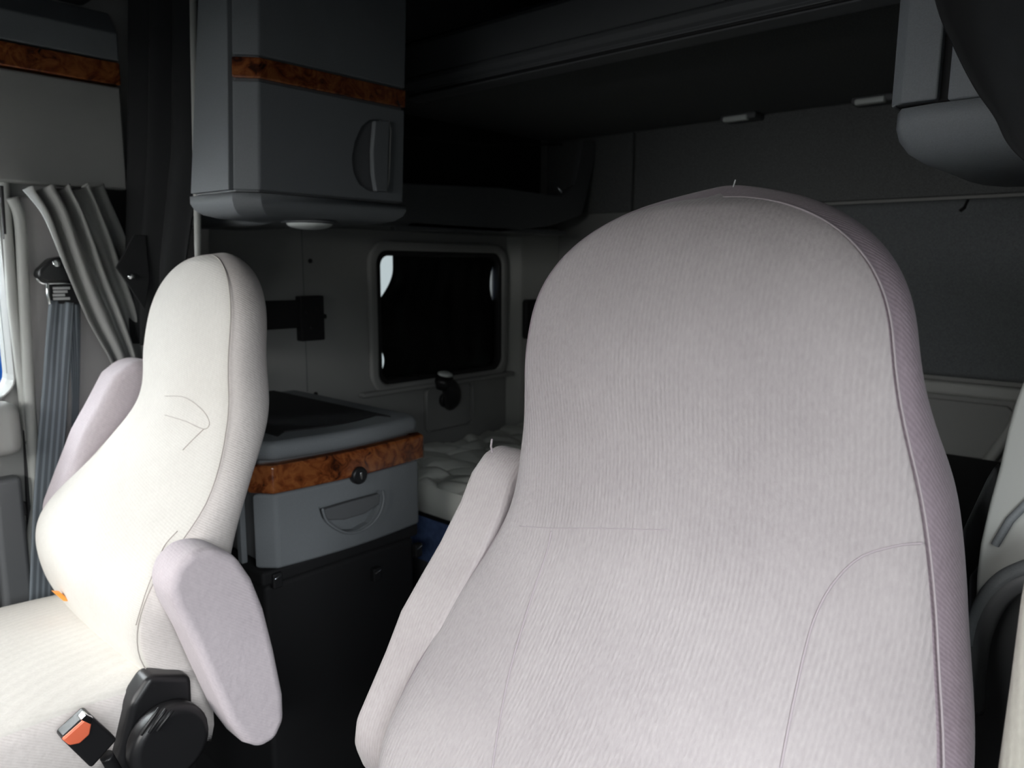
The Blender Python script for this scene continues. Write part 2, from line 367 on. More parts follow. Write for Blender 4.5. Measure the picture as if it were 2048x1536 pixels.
# ================================================================== left overhead cabinet
oc = thing('overhead_cabinet', (-1.7, 1.0, 1.37), 'tall grey overhead cabinet with burl strip, upper left beside the dark curtain', 'cabinet')
def plan(g, x0=-2.05, y1=1.185):
    return [(-1.42+g, y1), (-1.42+g, .812-g*.4), (-1.452+g*.7, .775-g*.7), (-1.61, .766-g), (-1.64, .95), (x0, .95), (x0, y1)]
obj('carcass', prism([(x, y, 1.442) for x, y in plan(-.006, y1=1.18)], (0, 0, .858), .003), 'plasticd', oc)
side = [(-1.462, .768), (-1.612, .760), (-1.64, .94), (-1.62, .94), (-1.595, .79), (-1.462, .79)]
obj('side_panel', prism([(x, y, 1.446) for x, y in side], (0, 0, .85), .002), 'plastic', oc)
def fdoor(z0, z1, g=0, b=.004):
    p = [(-1.42+g, 1.185), (-1.42+g, .812), (-1.455+g*.7, .773-g*.7), (-1.47, .80), (-1.445, .825), (-1.445, 1.185)]
    return prism([(x, y, z0) for x, y in p], (0, 0, z1-z0), b)
d1 = obj('door', fdoor(1.446, 1.658), 'plastic', oc)
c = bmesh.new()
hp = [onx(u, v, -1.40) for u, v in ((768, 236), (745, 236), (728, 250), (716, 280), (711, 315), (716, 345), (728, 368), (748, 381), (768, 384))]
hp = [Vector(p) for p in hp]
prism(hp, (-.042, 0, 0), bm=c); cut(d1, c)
obj('handle_recess', prism([p-Vector((.034, 0, 0)) for p in hp], (-.012, 0, 0)), 'black', d1)  # shade inside the recess put into its black colour
hl = [onx(u, v, -1.408) for u, v in ((745, 240), (774, 240), (775, 383), (752, 382), (745, 345), (742, 300))]
obj('handle_grip', prism(hl, (-.014, 0, 0), .003), 'plastic', d1)
obj('handle_edge', tube([onx(u, v, -1.413) for u, v in ((772, 240), (776, 260), (776, 360), (771, 383))], .0022), 'trim', d1)
obj('wood_trim', fdoor(1.662, 1.702, .004), 'wood', oc)
obj('upper_door', fdoor(1.706, 2.29), 'plastic', oc)
def lean(o):
    b0 = base_of(o)
    for v in o.data.vertices:
        z = v.co.z+oc.location.z-1.44
        if z > 0:
            v.co.y += .045*z
            if v.co.x+oc.location.x < -1.56 and v.co.x+oc.location.x > -1.7: v.co.x += .12*z
for ch in list(oc.children):
    lean(ch)
    for g2 in ch.children: lean(g2)
# rounded bottom tray
bt = [( -1.415, 1.19), (-1.415, .812), (-1.452, .770), (-1.615, .760), (-1.64, .95), (-2.045, .95), (-2.045, 1.19)]
bm = bmesh.new(); prof = [(0, 0), (.0, .022), (.006, .040), (.020, .056), (.045, .066), (.10, .070)]
rg = []
for ins, dz in prof:
    cx, cy = -1.8, 1.0
    rg.append([bm.verts.new((x - (ins if x > -1.5 else (-ins*.7 if x > -1.63 else 0)), y + (ins if y < .94 else (0 if y < 1 else -ins)), 1.440-dz*.68)) for x, y in bt])
for a, b_ in zip(rg, rg[1:]):
    for k in range(len(bt)): bm.faces.new((a[k], a[(k+1) % len(bt)], b_[(k+1) % len(bt)], b_[k]))
bm.faces.new(rg[0][::-1]); bm.faces.new(rg[-1])
for e in bm.edges:
    a_, b_ = e.verts
    if abs(a_.co.z-b_.co.z) > .003: e.smooth = False
obj('bottom_tray', bm, 'plastic', oc, wn=False)
obj('light_bezel', disc((-1.51, .985, 1.396), (0, 0, -1), .062, .006, 32, .002), 'plasticd', oc)
bm = bmesh.new(); bmesh.ops.create_uvsphere(bm, u_segments=24, v_segments=10, radius=1)
bmesh.ops.scale(bm, vec=(.05, .052, .014), verts=bm.verts); bmesh.ops.translate(bm, vec=(-1.51, .985, 1.390), verts=bm.verts)
obj('light_lens', bm, 'lens', oc)

# ================================================================== shelf niche behind it, upper bunk
sh = thing('wall_shelf', (-1.9, 1.9, 1.41), 'dark open shelf with a raised lip on the side wall over the window', 'shelf')
# hollow: floor, lip, end bracket, black lining
lip = [onx(u, v, -1.80) for u, v in ((790, 365), (1000, 374), (1120, 392), (1150, 370), (1166, 282), (1196, 282), (1188, 330), (1165, 430), (1100, 452), (1000, 466), (790, 462))]
obj('front_lip', prism(lip, (-.025, 0, 0), .005), 'plasticd', sh)
obj('shelf_floor', box(-2.05, -1.80, 1.19, 2.30, 1.412, 1.43, .004), 'plasticd', sh)
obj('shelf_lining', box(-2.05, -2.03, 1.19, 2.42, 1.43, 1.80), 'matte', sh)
for u, v in ((945, 290), (972, 293)):
    tag(obj('shelf_rivet', disc(onx(u, v, -1.99), (1, 0, 0), .004, .04, 10), 'chrome', sh))
obj('shelf_catch', tube([onx(1114, 372, -1.815), onx(1124, 386, -1.80)], .004), 'chrome', sh)
obj('shelf_net_bar', tube([onx(800, 272, -1.95), onx(960, 290, -1.97), onx(1150, 288, -1.97)], .004), 'black', sh)

ub = thing('upper_bunk', (-1.0, 2.0, 1.8), 'folding upper bunk with dark underside and rounded front rail across the top', 'bunk')
obj('bunk_base', box(-2.04, XR-.01, 1.53, 2.498, 1.80, 1.86, .01), 'walldark', ub)
pr = [(1.53, 1.775), (1.50, 1.778), (1.494, 1.79), (1.497, 1.797), (1.487, 1.803), (1.480, 1.815), (1.484, 1.827), (1.496, 1.834), (1.500, 1.92), (1.515, 1.935), (1.55, 1.935), (1.55, 1.775)]
obj('front_rail', prism([(-1.78, y, z) for y, z in pr], (1.9, 0, 0), .0015, 2), 'plasticd', ub)
obj('rail_cord', tube([(-1.76, 1.499, 1.786), (.1, 1.499, 1.786)], .005), 'rubber', ub)
tag(obj('bunk_mattress', box(-1.9, XR-.02, 1.56, 2.48, 1.862, 1.97, .03, 4), 'navy'), 'dark navy mattress lying on the upper bunk', 'mattress')
for k, (u, v) in enumerate(((1482, 246), (1751, 210))):
    p = ony(u, v, 2.44)
    tl = thing('reading_light', p, ('small frosted reading light under the upper bunk, nearer the middle of the rear wall', 'small frosted reading light under the upper bunk, next to the right overhead cabinet')[k], 'light', 'reading lights under the bunk')
    obj('housing', box(p.x-.062, p.x+.062, 2.41, 2.482, 1.779, 1.80, .006), 'plasticd', tl)
    obj('lens', box(p.x-.05, p.x+.035, 2.403, 2.43, 1.775, 1.793, .006), 'lens', tl)

# ================================================================== right overhead cabinet
rc = thing('corner_cabinet', (-.1, 1.3, 1.48), 'light grey overhead cabinet with rounded underside, top right corner', 'cabinet')
y0 = 1.1
obj('carcass', box(-.322, XR, y0+.012, 1.465, 1.51, 2.3, .004), 'matte', rc)
obj('side_door', prism([(-.328, y0+.02, 1.512), (-.31, y0, 1.512), (-.268, y0-.002, 1.512), (-.268, y0+.02, 1.512), (-.31, y0+.03, 1.512), (-.328, 1.46, 1.512), (-.335, 1.46, 1.512)], (0, 0, .78), .003), 'plastic', rc)
obj('door', box(-.256, XR, y0-.004, y0+.02, 1.508, 2.28, .004), 'plastic', rc)
bm = bmesh.new(); rg = []
bt = [(XR, y0-.006), (-.27, y0-.006), (-.31, y0+.004), (-.325, y0+.04), (-.325, 1.46), (XR, 1.46)]
for ins, dz in [(0, 0), (0, .02), (.004, .036), (.014, .052), (.030, .064), (.055, .073), (.085, .078), (.12, .080)]:
    rg.append([bm.verts.new((x + (ins if x < -.1 else 0), y + (ins if y < 1.2 else -ins*.3), 1.506-dz)) for x, y in bt])
for a, b_ in zip(rg, rg[1:]):
    for k in range(len(bt)): bm.faces.new((a[k], a[(k+1) % len(bt)], b_[(k+1) % len(bt)], b_[k]))
bm.faces.new(rg[0][::-1]); bm.faces.new(rg[-1])
obj('bottom_tray', bm, 'plastic', rc, wn=False)

# ================================================================== lower side cabinet (lid, burl strip, drawer) on a black cooler box
lc = thing('side_cabinet', (-1.7, 1.04, .62), 'grey cabinet with black-topped lid, burl strip and drawer behind the passenger seat', 'cabinet')
def lplan(g, bow=.02, y0=.80, y1=1.262, x=-1.45):
    pts = []
    for k in range(9):
        f = k/8; pts.append((x+g+bow*math.sin(math.pi*f)*.8, y0+.035-g+(y1-y0-.05+2*g)*f))
    return [(-2.04, y0-g), (x-.04, y0-g)] + pts + [(x-.03, y1+g), (-2.04, y1+g)]
obj('carcass', prism([(x, y, .632) for x, y in lplan(-.02)], (0, 0, .27), .004), 'plasticd', lc)
dr = obj('drawer', prism([(x, y, .625) for x, y in lplan(.0)][1:-1], (0, 0, .173), .007, 3), 'plastic', lc)
# recessed D handle
hc = [onx(u, v, -1.425) for u, v in ((643, 1016), (700, 1000), (764, 981), (766, 1000), (759, 1025), (742, 1048), (716, 1063), (692, 1065), (667, 1054), (650, 1038))]
c = bmesh.new(); prism([p+Vector((.02, 0, 0)) for p in hc], (-.05, 0, 0), bm=c); cut(dr, c)
obj('handle_recess', prism([p-Vector((.028, 0, 0)) for p in hc], (-.01, 0, 0)), 'plastic', dr)
hg = [onx(u, v, -1.434) for u, v in ((646, 1020), (700, 1004), (762, 987), (760, 1008), (730, 1028), (690, 1040), (654, 1041))]
obj('handle_grip', prism(hg, (-.018, 0, 0), .004), 'plasticd', dr)
obj('handle_rim', tube(smoothpath([p+Vector((.003, 0, 0)) for p in hc[2:]+hc[:1]], 4), .003), 'plastic', dr)
wt = obj('wood_trim', prism([(x, y, .802) for x, y in lplan(.012)][1:-1], (0, 0, .064), .007, 3), 'wood', lc)
kp = onx(716, 950, -1.425)
kn = obj('lock_knob', disc(kp-Vector((.01, 0, 0)), (1, 0, .0), .0215, .022, 28, .006), 'black', wt)
obj('key_slot', box(kp.x+.010, kp.x+.0135, kp.y-.002, kp.y+.002, kp.z-.008, kp.z+.008), 'chrome', kn)
obj('lid', prism([(x, y, .872) for x, y in lplan(.004, .03, .80, 1.255)], (0, 0, .044), .018, 4), 'plastic', lc)
obj('lid_mat', prism([(x, y, .914) for x, y in lplan(-.07, .03, .80, 1.255)], (0, 0, .006), .002), 'matte', lc)
obj('metal_edge', box(-1.52, -1.50, .776, .790, .64, .86, .003), 'plastic', lc)

cb = thing('cooler_box', (-1.7, 1.04, 0), 'black box-shaped cooler standing on the floor under the grey drawer', 'cooler')
obj('body', box(-2.03, -1.468, .81, 1.245, .0, .585, .012), 'matte', cb)
obj('cooler_lid', box(-2.035, -1.46, .80, 1.255, .588, .622, .008), 'matte', cb)
for (u, v) in ((752, 1148), (892, 1100), (553, 1160)):
    p = onx(min(u, 835), v, -1.46)
    l = obj('latch', box(-1.47, -1.452, p.y-.012, p.y+.012, p.z-.018, p.z+.018, .004), 'rubber', cb)
    obj('latch_pin', tube([p+Vector((.008, -.008, .006)), p+Vector((.008, .008, .012))], .002), 'chrome', l)

# TV bracket on the side wall
tb = thing('wall_bracket', onx(580, 630, XL), 'black square mounting bracket on the side wall behind the passenger seat', 'bracket')
a = onx(590, 592, XL); b_ = onx(640, 678, XL)
obj('mount_plate', box(XL-.001, XL+.03, a.y, b_.y, b_.z, a.z, .004), 'matte', tb)
obj('mount_arm', box(XL-.001, XL+.022, 1.06, a.y+.01, 1.105, 1.19, .004), 'matte', tb)
obj('mount_knob', disc((XL+.012, b_.y, 1.135), (0, 1, 0), .008, .016, 12, .002), 'black', tb)
for dy, dz in ((.035, .04), (.055, .10), (.02, .09)):
    obj('mount_bolt', disc((XL+.028, a.y+dy, b_.z+dz), (1, 0, 0), .006, .005, 8), 'black', tb)

# reading lamp under the window
lp = thing('gooseneck_lamp', onx(893, 790, XL), 'black gooseneck lamp with a pale cap just below the side window', 'lamp')
k0 = onx(893, 800, XL+.012)
obj('mount_base', disc((XL, k0.y, k0.z), (1, 0, 0), .03, .02, 20, .005), 'black', lp)
pth = smoothpath([onx(*q) for q in ((898, 812, XL+.02), (905, 795, XL+.06), (900, 775, XL+.075), (888, 762, XL+.07))], 6)
obj('neck', tube(pth, .028, 14, radii=[.020+.014*math.sin(math.pi*i/(len(pth)-1)) for i in range(len(pth))]), 'black', lp)
hd = onx(888, 760, XL+.07)
obj('lamp_head', tube([hd+Vector((-.004, -.006, -.035)), hd+Vector((.0, -.002, -.01)), hd+Vector((.006, 0, .018))], .03, 18, radii=[.022, .033, .030]), 'black', lp)
obj('lamp_cap', tube([hd+Vector((.005, 0, .016)), hd+Vector((.007, 0, .026)), hd+Vector((.008, 0, .031))], .03, 18, radii=[.029, .026, .012]), 'lens', lp)

# ================================================================== lower bunk
lb = struct('trim_4', box(-2.04, -.74, 1.47, 2.49, 0, .40, .01), 'plasticd')
def q3(a, b):
    x = -2.04+1.29*a; y = 1.45+1.04*b
    d = noise.voronoi(Vector((x*6+2*noise.noise(Vector((x*3, y*3, 0)))*.6, y*8, 1.3)))[0]
    e = min(1, (d[1]-d[0])*2.2)
    h = .630+.030*math.sqrt(max(0, e)) + .006*noise.noise(Vector((x*9, y*9, 2)))
    ed = min(a/.02, (1-a)/.02, b/.03, (1-b)/.03)
    if ed < 1: h -= .018*(1-ed)**2
    return Vector((x, y, h))
mt = thing('quilted_mattress', (-1.4, 2.0, .40), 'white quilted mattress with blue side on the lower bunk', 'mattress')
obj('quilted_top', grid(q3, 190, 150), 'quilt', mt, wn=False)
def qs(a, b):
    x = -2.04+1.29*a; z = .557+.088*b
    e = .5+.5*math.sin(a*60+2*math.sin(a*9))
    return Vector((x, 1.45-.014*math.sin(math.pi*min(1, b))*(.4+.6*e), z-.004*(1-b)))
obj('quilted_border', grid(qs, 160, 8), 'quilt', mt, wn=False)
obj('side_band', box(-2.04, -.75, 1.448, 2.49, .40, .552, .006), 'blue', mt)
obj('piping', tube([(-2.04, 1.443, .553), (-.75, 1.443, .553)], .007), 'rubber', mt)
obj('core', box(-2.035, -.755, 1.47, 2.485, .55, .585), 'quilt', mt)
dc = thing('black_block', (-.4, 2.0, 0), 'black flat-topped locker between the driver seat and the rear wall, right side', 'block')  # plain black block filling an unidentified dark area
obj('body', box(-.735, XR-.005, 1.45, 2.44, 0, .745, .01), 'matte', dc)
obj('top', box(-.738, XR-.002, 1.44, 2.45, .748, .762, .004), 'matte', dc)

# ================================================================== curtains
def dark(a, b):
    # bunched sleeper curtain hanging in deep folds
    z = 2.29-1.19*b
    f = a*(1-.35*max(0, b-.62)/.38)
    x = -1.985+.262*f; y = .757+.05*f
    y += .016*math.sin(a*2*math.pi*3.2+.5+b*.6)+.006*math.sin(a*31+b*2)
    y += .075*max(0, z-1.3)
    return Vector((x, y, z))
dcu = thing('sleeper_curtain', (-1.85, .78, .96), 'black-grey sleeper curtain hanging bunched in folds, upper left', 'curtain')
obj('curtain_cloth', grid(dark, 90, 40), 'curtaind', dcu, wn=False); solid(dcu.children[0], .004)
fl = [onx(u, v, -1.86) for u, v in ((268, 470), (232, 535), (258, 572), (290, 620), (300, 560), (292, 470))]
sf = obj('snap_flap', prism(fl, (-.006, 0, 0), .002), 'curtaind', dcu)
bm = bmesh.new(); bmesh.ops.create_uvsphere(bm, u_segments=16, v_segments=8, radius=.009); bmesh.ops.scale(bm, vec=(.5, 1, .8), verts=bm.verts)
bmesh.ops.translate(bm, vec=onx(263, 553, -1.854), verts=bm.verts)
obj('snap_button', bm, 'chrome', sf)
pr_ = tag(obj('grab_rail', tube([onx(386, -60, -1.685), onx(388, 100, -1.685), onx(392, 300, -1.685), onx(397, 540, -1.685), onx(401, 700, -1.685), onx(405, 880, -1.685)], .0078, 12), 'trim'), 'thin light grey vertical rail between the dark curtain and overhead cabinet', 'rail')

L_ = [onx(u, v, -1.945) for u, v in ((38, 380), (75, 430), (105, 500), (135, 570), (170, 645), (215, 722), (225, 760))]
R_ = [onx(u, v, -1.985) for u, v in ((196, 372), (214, 410), (240, 470), (262, 540), (285, 610), (300, 700), (300, 760))]
LS, RS = smoothpath(L_, 8), smoothpath(R_, 8)
def drape(a, b):
    i = b*(len(LS)-1); k = min(int(i), len(LS)-2); f = i-k
    l = LS[k].lerp(LS[k+1], f); r = RS[k].lerp(RS[k+1], f)
    aa = a + .03*math.sin(a*2*math.pi*3.0+1.0)*(1-b*.5)
    p = l.lerp(r, aa)
    amp = .030*(1-.55*b)
    s = math.sin(a*2*math.pi*(4.2)+.3+b*1.2)
    s = math.copysign(abs(s)**.75, s)
    p.x += amp*s+.012*math.sin(a*29+b*5)*(1-b)+.025*math.sin(math.pi*a)
    if b < .02: p.z += .006*math.sin(a*26)
    return p
dp = tag(solid(obj('door_curtain', grid(drape, 150, 60), 'curtain', wn=False), .004), 'light grey pleated curtain swept back in folds beside the seat belt', 'curtain')
pk = tag(obj('void_backing', prism([onx(u, v, -2.024) for u, v in ((100, 376), (255, 378), (262, 520), (240, 600), (170, 480))], (-.004, 0, 0)), 'matte'), kind='structure'); pk.name = 'void_sheet'  # black sheet put in for the dark void behind the curtain

rcu = thing('driver_curtain', (-.05, .93, 1.3), 'dark grey curtain gathered at the top right corner over the cabinet', 'curtain')
e0 = [ony(u, v, .93) for u, v in ((1845, -160), (1870, 0), (1905, 90), (1945, 170), (1985, 230), (2012, 285), (2060, 330), (2120, 350))]
ES = smoothpath(e0, 6)
def rcurt(a, b):
    i = b*(len(ES)-1); k = min(int(i), len(ES)-2); f = i-k
    l = ES[k].lerp(ES[k+1], f); r = Vector((XR-.01, .93, l.z))
    if r.x < l.x: r.x = l.x+.01
    p = l.lerp(r, a); p.y += .014*math.sin(a*2*math.pi*2.5+b*1.5)
    return p
obj('curtain_cloth', grid(rcurt, 50, 50), 'curtaind', rcu, wn=False); solid(rcu.children[0], .004)

# ================================================================== passenger seat belt
sbt = thing('seat_belt', onx(120, 560, XL+.03), 'grey seat belt hanging from a black and chrome guide on the passenger pillar', 'seat belt')
dg_ = obj('guide_cover', prism([onx(u, v, XL+.065) for u, v in ((76, 553), (80, 540), (104, 516), (135, 512), (165, 530), (172, 562), (95, 566))], (-.045, 0, 0), .008, 3), 'black', sbt)
obj('guide_ring', tube(smoothpath([onx(u, v, XL+.05) for u, v in ((74, 556), (80, 564), (92, 567), (130, 566), (170, 568))], 4), .0035), 'chrome', dg_)
obj('guide_bolt', disc(onx(112, 528, XL+.06), (1, 0, .3), .009, .009, 16, .003), 'chrome', dg_)
lb_ = obj('label_plate', prism([onx(u, v, XL+.05) for u, v in ((98, 570), (160, 570), (160, 608), (100, 608))], (-.02, 0, 0), .003), 'rubber', sbt)
obj('chrome_bar', tube([onx(95, 566, XL+.055), onx(95, 590, XL+.055), onx(100, 608, XL+.055)], .0035), 'chrome', lb_)
for k in range(4):
    a_, c_ = onx(105+k % 2, 574+k*7, XL+.0515), onx(140-5*(k % 3), 578.5+k*7, XL+.0515)
    obj('label_print', box(a_.x-.001, a_.x+.0012, a_.y, c_.y, c_.z, a_.z), 'white', lb_)
def belt(wl_, wr_, x):
    Ls = smoothpath([onx(u, v, x) for u, v in wl_], 8); Rs = smoothpath([onx(u, v, x) for u, v in wr_], 8)
    def f(a, b):
        i = b*(len(Ls)-1); k = min(int(i), len(Ls)-2); q = i-k
        p = Ls[k].lerp(Ls[k+1], q).lerp(Rs[k].lerp(Rs[k+1], q), a)
        p.x += .004*math.sin(a*math.pi*3)*max(0, 1-3*b)
        return p
    return f
o = obj('webbing', grid(belt(((98, 600), (90, 690), (84, 780), (76, 870), (68, 980), (62, 1100), (55, 1300)), ((148, 606), (143, 690), (137, 780), (131, 870), (122, 980), (116, 1100), (108, 1300)), XL+.05), 16, 60), 'web', sbt, wn=False); solid(o, .002)
o = obj('webbing', grid(belt(((128, 606), (138, 700), (144, 800), (140, 900), (132, 1000)), ((160, 606), (160, 700), (158, 800), (152, 900), (142, 1000)), XL+.030), 8, 40), 'web', sbt, wn=False); solid(o, .002)

# ================================================================== driver-side pillar at the right edge
pl = thing('pillar_cover', (-.05, .9, .9), 'curved grey plastic pillar cover right of the tall driver seat, at the right edge', 'pillar cover')
up_ = [(2100, 560), (2048, 760), (2032, 800), (2015, 860), (2000, 930), (1978, 1010), (1960, 1090), (1953, 1150), (1950, 1215), (1968, 1195), (2000, 1150), (2048, 1125), (2120, 1100)]
obj('upper_cover', prism([ony(u, v, .90) for u, v in up_], (.0, .10, 0), .012, 4), 'trim', pl)
arc = smoothpath([ony(u, v, .895) for u, v in ((1946, 1290), (1952, 1240), (1972, 1195), (2005, 1158), (2050, 1136), (2110, 1120))], 6)
obj('cover_lip', tube(arc, .008), 'plastic', pl)
arc2 = smoothpath([ony(u, v, .90) for u, v in ((1940, 1420), (1950, 1300), (1968, 1235), (2000, 1185), (2050, 1155), (2120, 1140))], 6)
obj('lower_lip', tube(arc2, .013), 'plasticd', pl)
obj('lower_cover', prism([ony(u, v, .985) for u, v in ((1935, 1150), (2120, 1080), (2120, 1700), (1930, 1700))], (.0, .04, 0), .01), 'plasticd', pl)
obj('inner_flange', prism([ony(u, v, 1.02) for u, v in ((1990, 930), (1972, 960), (1925, 1060), (1900, 1250), (2000, 1300), (2010, 1000))], (.0, .03, 0), .006), 'plasticd', pl)
obj('upper_crease', tube([ony(u, v, .893) for u, v in ((2060, 1000), (2020, 1040), (1990, 1090))], .004), 'plastic', pl)

# ================================================================== seats
FWs = np.linspace(-1, 1, 13); KS = [0, .15, .3, .45, .6, .75, 1.0]; S0 = .80
def ksp(xs, ys, x):
    xs = np.array(xs); ys = np.array(ys); m = np.gradient(ys, xs)
    i = np.clip(np.searchsorted(xs, x)-1, 0, len(xs)-2); h = xs[i+1]-xs[i]; t = (x-xs[i])/h
    return (2*t**3-3*t**2+1)*ys[i]+(t**3-2*t**2+t)*h*m[i]+(-2*t**3+3*t**2)*ys[i+1]+(t**3-t**2)*h*m[i+1]
def seat_rings(p, lift, n=72):
    H = .80
    s = np.concatenate([np.linspace(0, S0, n//2, endpoint=False), S0+(1-S0)*np.sin(np.linspace(0, math.pi/2, n//2))])
    w = ksp(KS, p['w'], s); yf = ksp(KS, p['yf'], s); t = ksp(KS, p['t'], s); b = ksp(KS, p['b'], s)
    q = np.clip((s-S0)/(1-S0), 0, 1); r_ = (1-q**2.3)**(1/2.1); r_[-1] = 0.0
    rings = []
    for i in range(len(s)):
        ww = w[i]*r_[i]; r3 = (1-q[i]**3)**.5; tt = t[i]*(.35+.65*r3); yy = yf[i]+.35*t[i]*(1-r3)
        k = min(1, ww/.08); bb = b[i]*k
        pts = [(X*ww, yy-bb*(1-X*X)) for X in FWs]
        side = [(.012, .25), (.012, .55), (.0, .8), (-.02, .97), (-.05, 1.0)]
        pts += [(ww+dx*k, yy+tt*f) for dx, f in side]; pts.append((0, yy+tt)); pts += [(-ww-dx*k, yy+tt*f) for dx, f in side[::-1]]
        zz = [0]*13+[.25, .55, .8, .97, 1, 1, 1, .97, .8, .55, .25]
        rings.append([(a, c, s[i]*H-lift*q[i]**2*(1-f)) for (a, c), f in zip(pts, zz)])
    return np.array(rings)
def place(R, pos, rec, yaw):
    a = R.reshape(-1, 3).copy(); c, s = math.cos(rec), math.sin(rec)
    y = a[:, 1]*c+a[:, 2]*s; z = a[:, 2]*c-a[:, 1]*s; a[:, 1] = y; a[:, 2] = z
    c, s = math.cos(yaw), math.sin(yaw); x = a[:, 0]*c-a[:, 1]*s; y = a[:, 0]*s+a[:, 1]*c; a[:, 0] = x; a[:, 1] = y
    return (a+np.array(pos)).reshape(R.shape)
def backrest(P, matf, mats, parent):
    bm = bmesh.new(); n, m = P.shape[0], P.shape[1]
    V = [[bm.verts.new(P[i, j]) for j in range(m)] for i in range(n-1)]
    for i in range(n-2):
        for j in range(m):
            f = bm.faces.new((V[i][j], V[i][(j+1) % m], V[i+1][(j+1) % m], V[i+1][j]))
            f.material_index = 0 if j < 12 else 1
    top = bm.verts.new(P[-1].mean(axis=0))
    for j in range(m):
        f = bm.faces.new((V[n-2][j], V[n-2][(j+1) % m], top)); f.material_index = 0 if j < 12 else 1
    bm.faces.new([V[0][j] for j in range(m)][::-1])
    for k in (0, 12):   # soften the sewn edge
        pass
    o = obj('backrest', bm, [matf, mats], parent, wn=False)
    md = o.modifiers.new('sub', 'SUBSURF'); md.levels = 1; md.render_levels = 1
    return o
def seamline(P, j, i0, i1, r, mat, parent, lift=.0004):
    pts = [Vector(P[i, j]) for i in range(i0, i1)]
    c = Vector(P.reshape(-1, 3).mean(axis=0))
    return obj('seam', tube(pts, r, 6), mat, parent, wn=False)
def surf_seam(px, o, r, mat, parent):
    """a sewn seam following the upholstery surface"""
    base = base_of(parent); me = o.data
    bvh = BVHTree.FromPolygons([v.co+base for v in me.vertices], [p.vertices[:] for p in me.polygons])
    pts = []
    for q in smoothpath([(u, v, 0) for u, v in px], 8):
        h = bvh.ray_cast(CP, ray(q.x, q.y).normalized())
        if h[0] is not None: pts.append(h[0]+Vector((0, -.0002, 0)))
    if len(pts) > 3: return obj('seam', tube(pts, r, 6), mat, parent, wn=False)
def armslab(yz, x0, x1, b=.03, name='armrest', mat='arm', parent=None):
    pts = [(x0, y, z) for y, z in yz]
    o = obj(name, prism(pts, (x1-x0, 0, 0), b, 6), mat, parent)
    return o
def cushion(xc, w, y0, y1, zt, parent, mat='cream', smat='creamside'):
    bm = bmesh.new(); ny, ng = 26, 15; rings = []
    for i in range(ny+1):
        f = i/ny; y = y0+(y1-y0)*f
        drop = .05*max(0, (.18-f)/.18)**2+.02*max(0, (f-.9)/.1)**2
        zz = zt-drop+.018*math.sin(math.pi*f)
        pts = []
        for k in range(ng):
            X = -1+2*k/(ng-1); pts.append((xc+X*w*.93, y, zz+.012*(1-X*X)-.004))
        pts += [(xc+w*.975, y, zz-.012), (xc+w, y, zz-.035), (xc+w*.99, y, zz-.11), (xc+w*.93, y, zz-.15)]
        pts += [(xc-w*.93, y, zz-.15), (xc-w*.99, y, zz-.11), (xc-w, y, zz-.035), (xc-w*.975, y, zz-.012)]
        rings.append([bm.verts.new(p) for p in pts])
    m = len(rings[0])
    for a, b_ in zip(rings, rings[1:]):
        for k in range(m):
            f = bm.faces.new((a[k], a[(k+1) % m], b_[(k+1) % m], b_[k])); f.material_index = 0 if k < ng else 1
    bm.faces.new(rings[0][::-1]); bm.faces.new(rings[-1])
    o = obj('seat_cushion', bm, [mat, smat], parent, wn=False)
    obj('seam', tube([r.copy() for r in [Vector((xc+w*.985, y0+(y1-y0)*i/20, zt-.036+.018*math.sin(math.pi*i/20)-.05*max(0, (.18-i/20)/.18)**2)) for i in range(21)]], .0018, 6), 'threaddark', o, wn=False)
    return o

# driver seat (the large one)
pd = {'w': [.248, .2905, .3012, .2716, .2492, .2223, .1888], 'yf': [-.061, -.0288, .097, .1868, .1977, .1783, .2181],
      't': [.1522, .1585, .1395, .1465, .1523, .0891, .0963], 'b': [.0112, .0316, .0466, .0433, .0311, .022, .0168]}
PD = place(seat_rings(pd, .016), (-.407, .5581, .5876), -.01987, .01168)
ds = thing('captain_chair', (-.41, .5, 0), 'large high-backed grey-mauve ribbed fabric seat filling the right foreground', 'seat')
bk = backrest(PD, 'seat', 'seatside', ds)
seamline(PD, 12, 2, 71, .0011, 'thread', ds)
surf_seam([(1846, 1086), (1790, 1092), (1720, 1115), (1668, 1165), (1632, 1230), (1608, 1310), (1580, 1440), (1562, 1536)], bk, .0013, 'thread', ds)
surf_seam([(1103, 1062), (1092, 1110), (1068, 1180), (1040, 1270), (1018, 1350), (998, 1450), (985, 1536)], bk, .0011, 'thread', ds)
surf_seam([(1040, 1052), (1100, 1056), (1190, 1056), (1340, 1060)], bk, .0007, 'thread', ds)
cushion(-.41, .25, .02, .66, .56, ds, 'seat', 'seatside')
av = [(.805, 1.018), (.775, .992), (.752, .953), (.711, .901), (.672, .86), (.634, .819), (.606, .77), (.579, .729), (.553, .69), (.548, .655), (.563, .612), (.60, .60), (.66, .63), (.69, .69), (.73, .77), (.78, .85), (.83, .92), (.865, .98), (.86, 1.015), (.835, 1.025)]
armslab(av, -.785, -.695, .03, 'armrest', 'armnear', ds)
obj('armrest_bracket', box(-.73, -.66, .62, .70, .66, .72, .01), 'black', ds)
th = obj('loose_thread', tube([onx(985, 905, -.75), onx(982, 893, -.752), onx(984, 878, -.752)], .0016, 6), 'thread', ds)
av2 = [(.74, 1.06), (.72, 1.03), (.715, .95), (.70, .85), (.68, .75), (.66, .66), (.68, .62), (.74, .62), (.80, .70), (.83, .85), (.84, 1.0), (.82, 1.06), (.78, 1.075)]
armslab(av2, -.080, -.005, .024, 'armrest', 'beige', ds)
obj('armrest_bracket', box(-.17, -.09, .70, .76, .66, .72, .01), 'black', ds)
obj('suspension', box(-.63, -.19, .1, .6, .10, .41, .03), 'matte', ds)
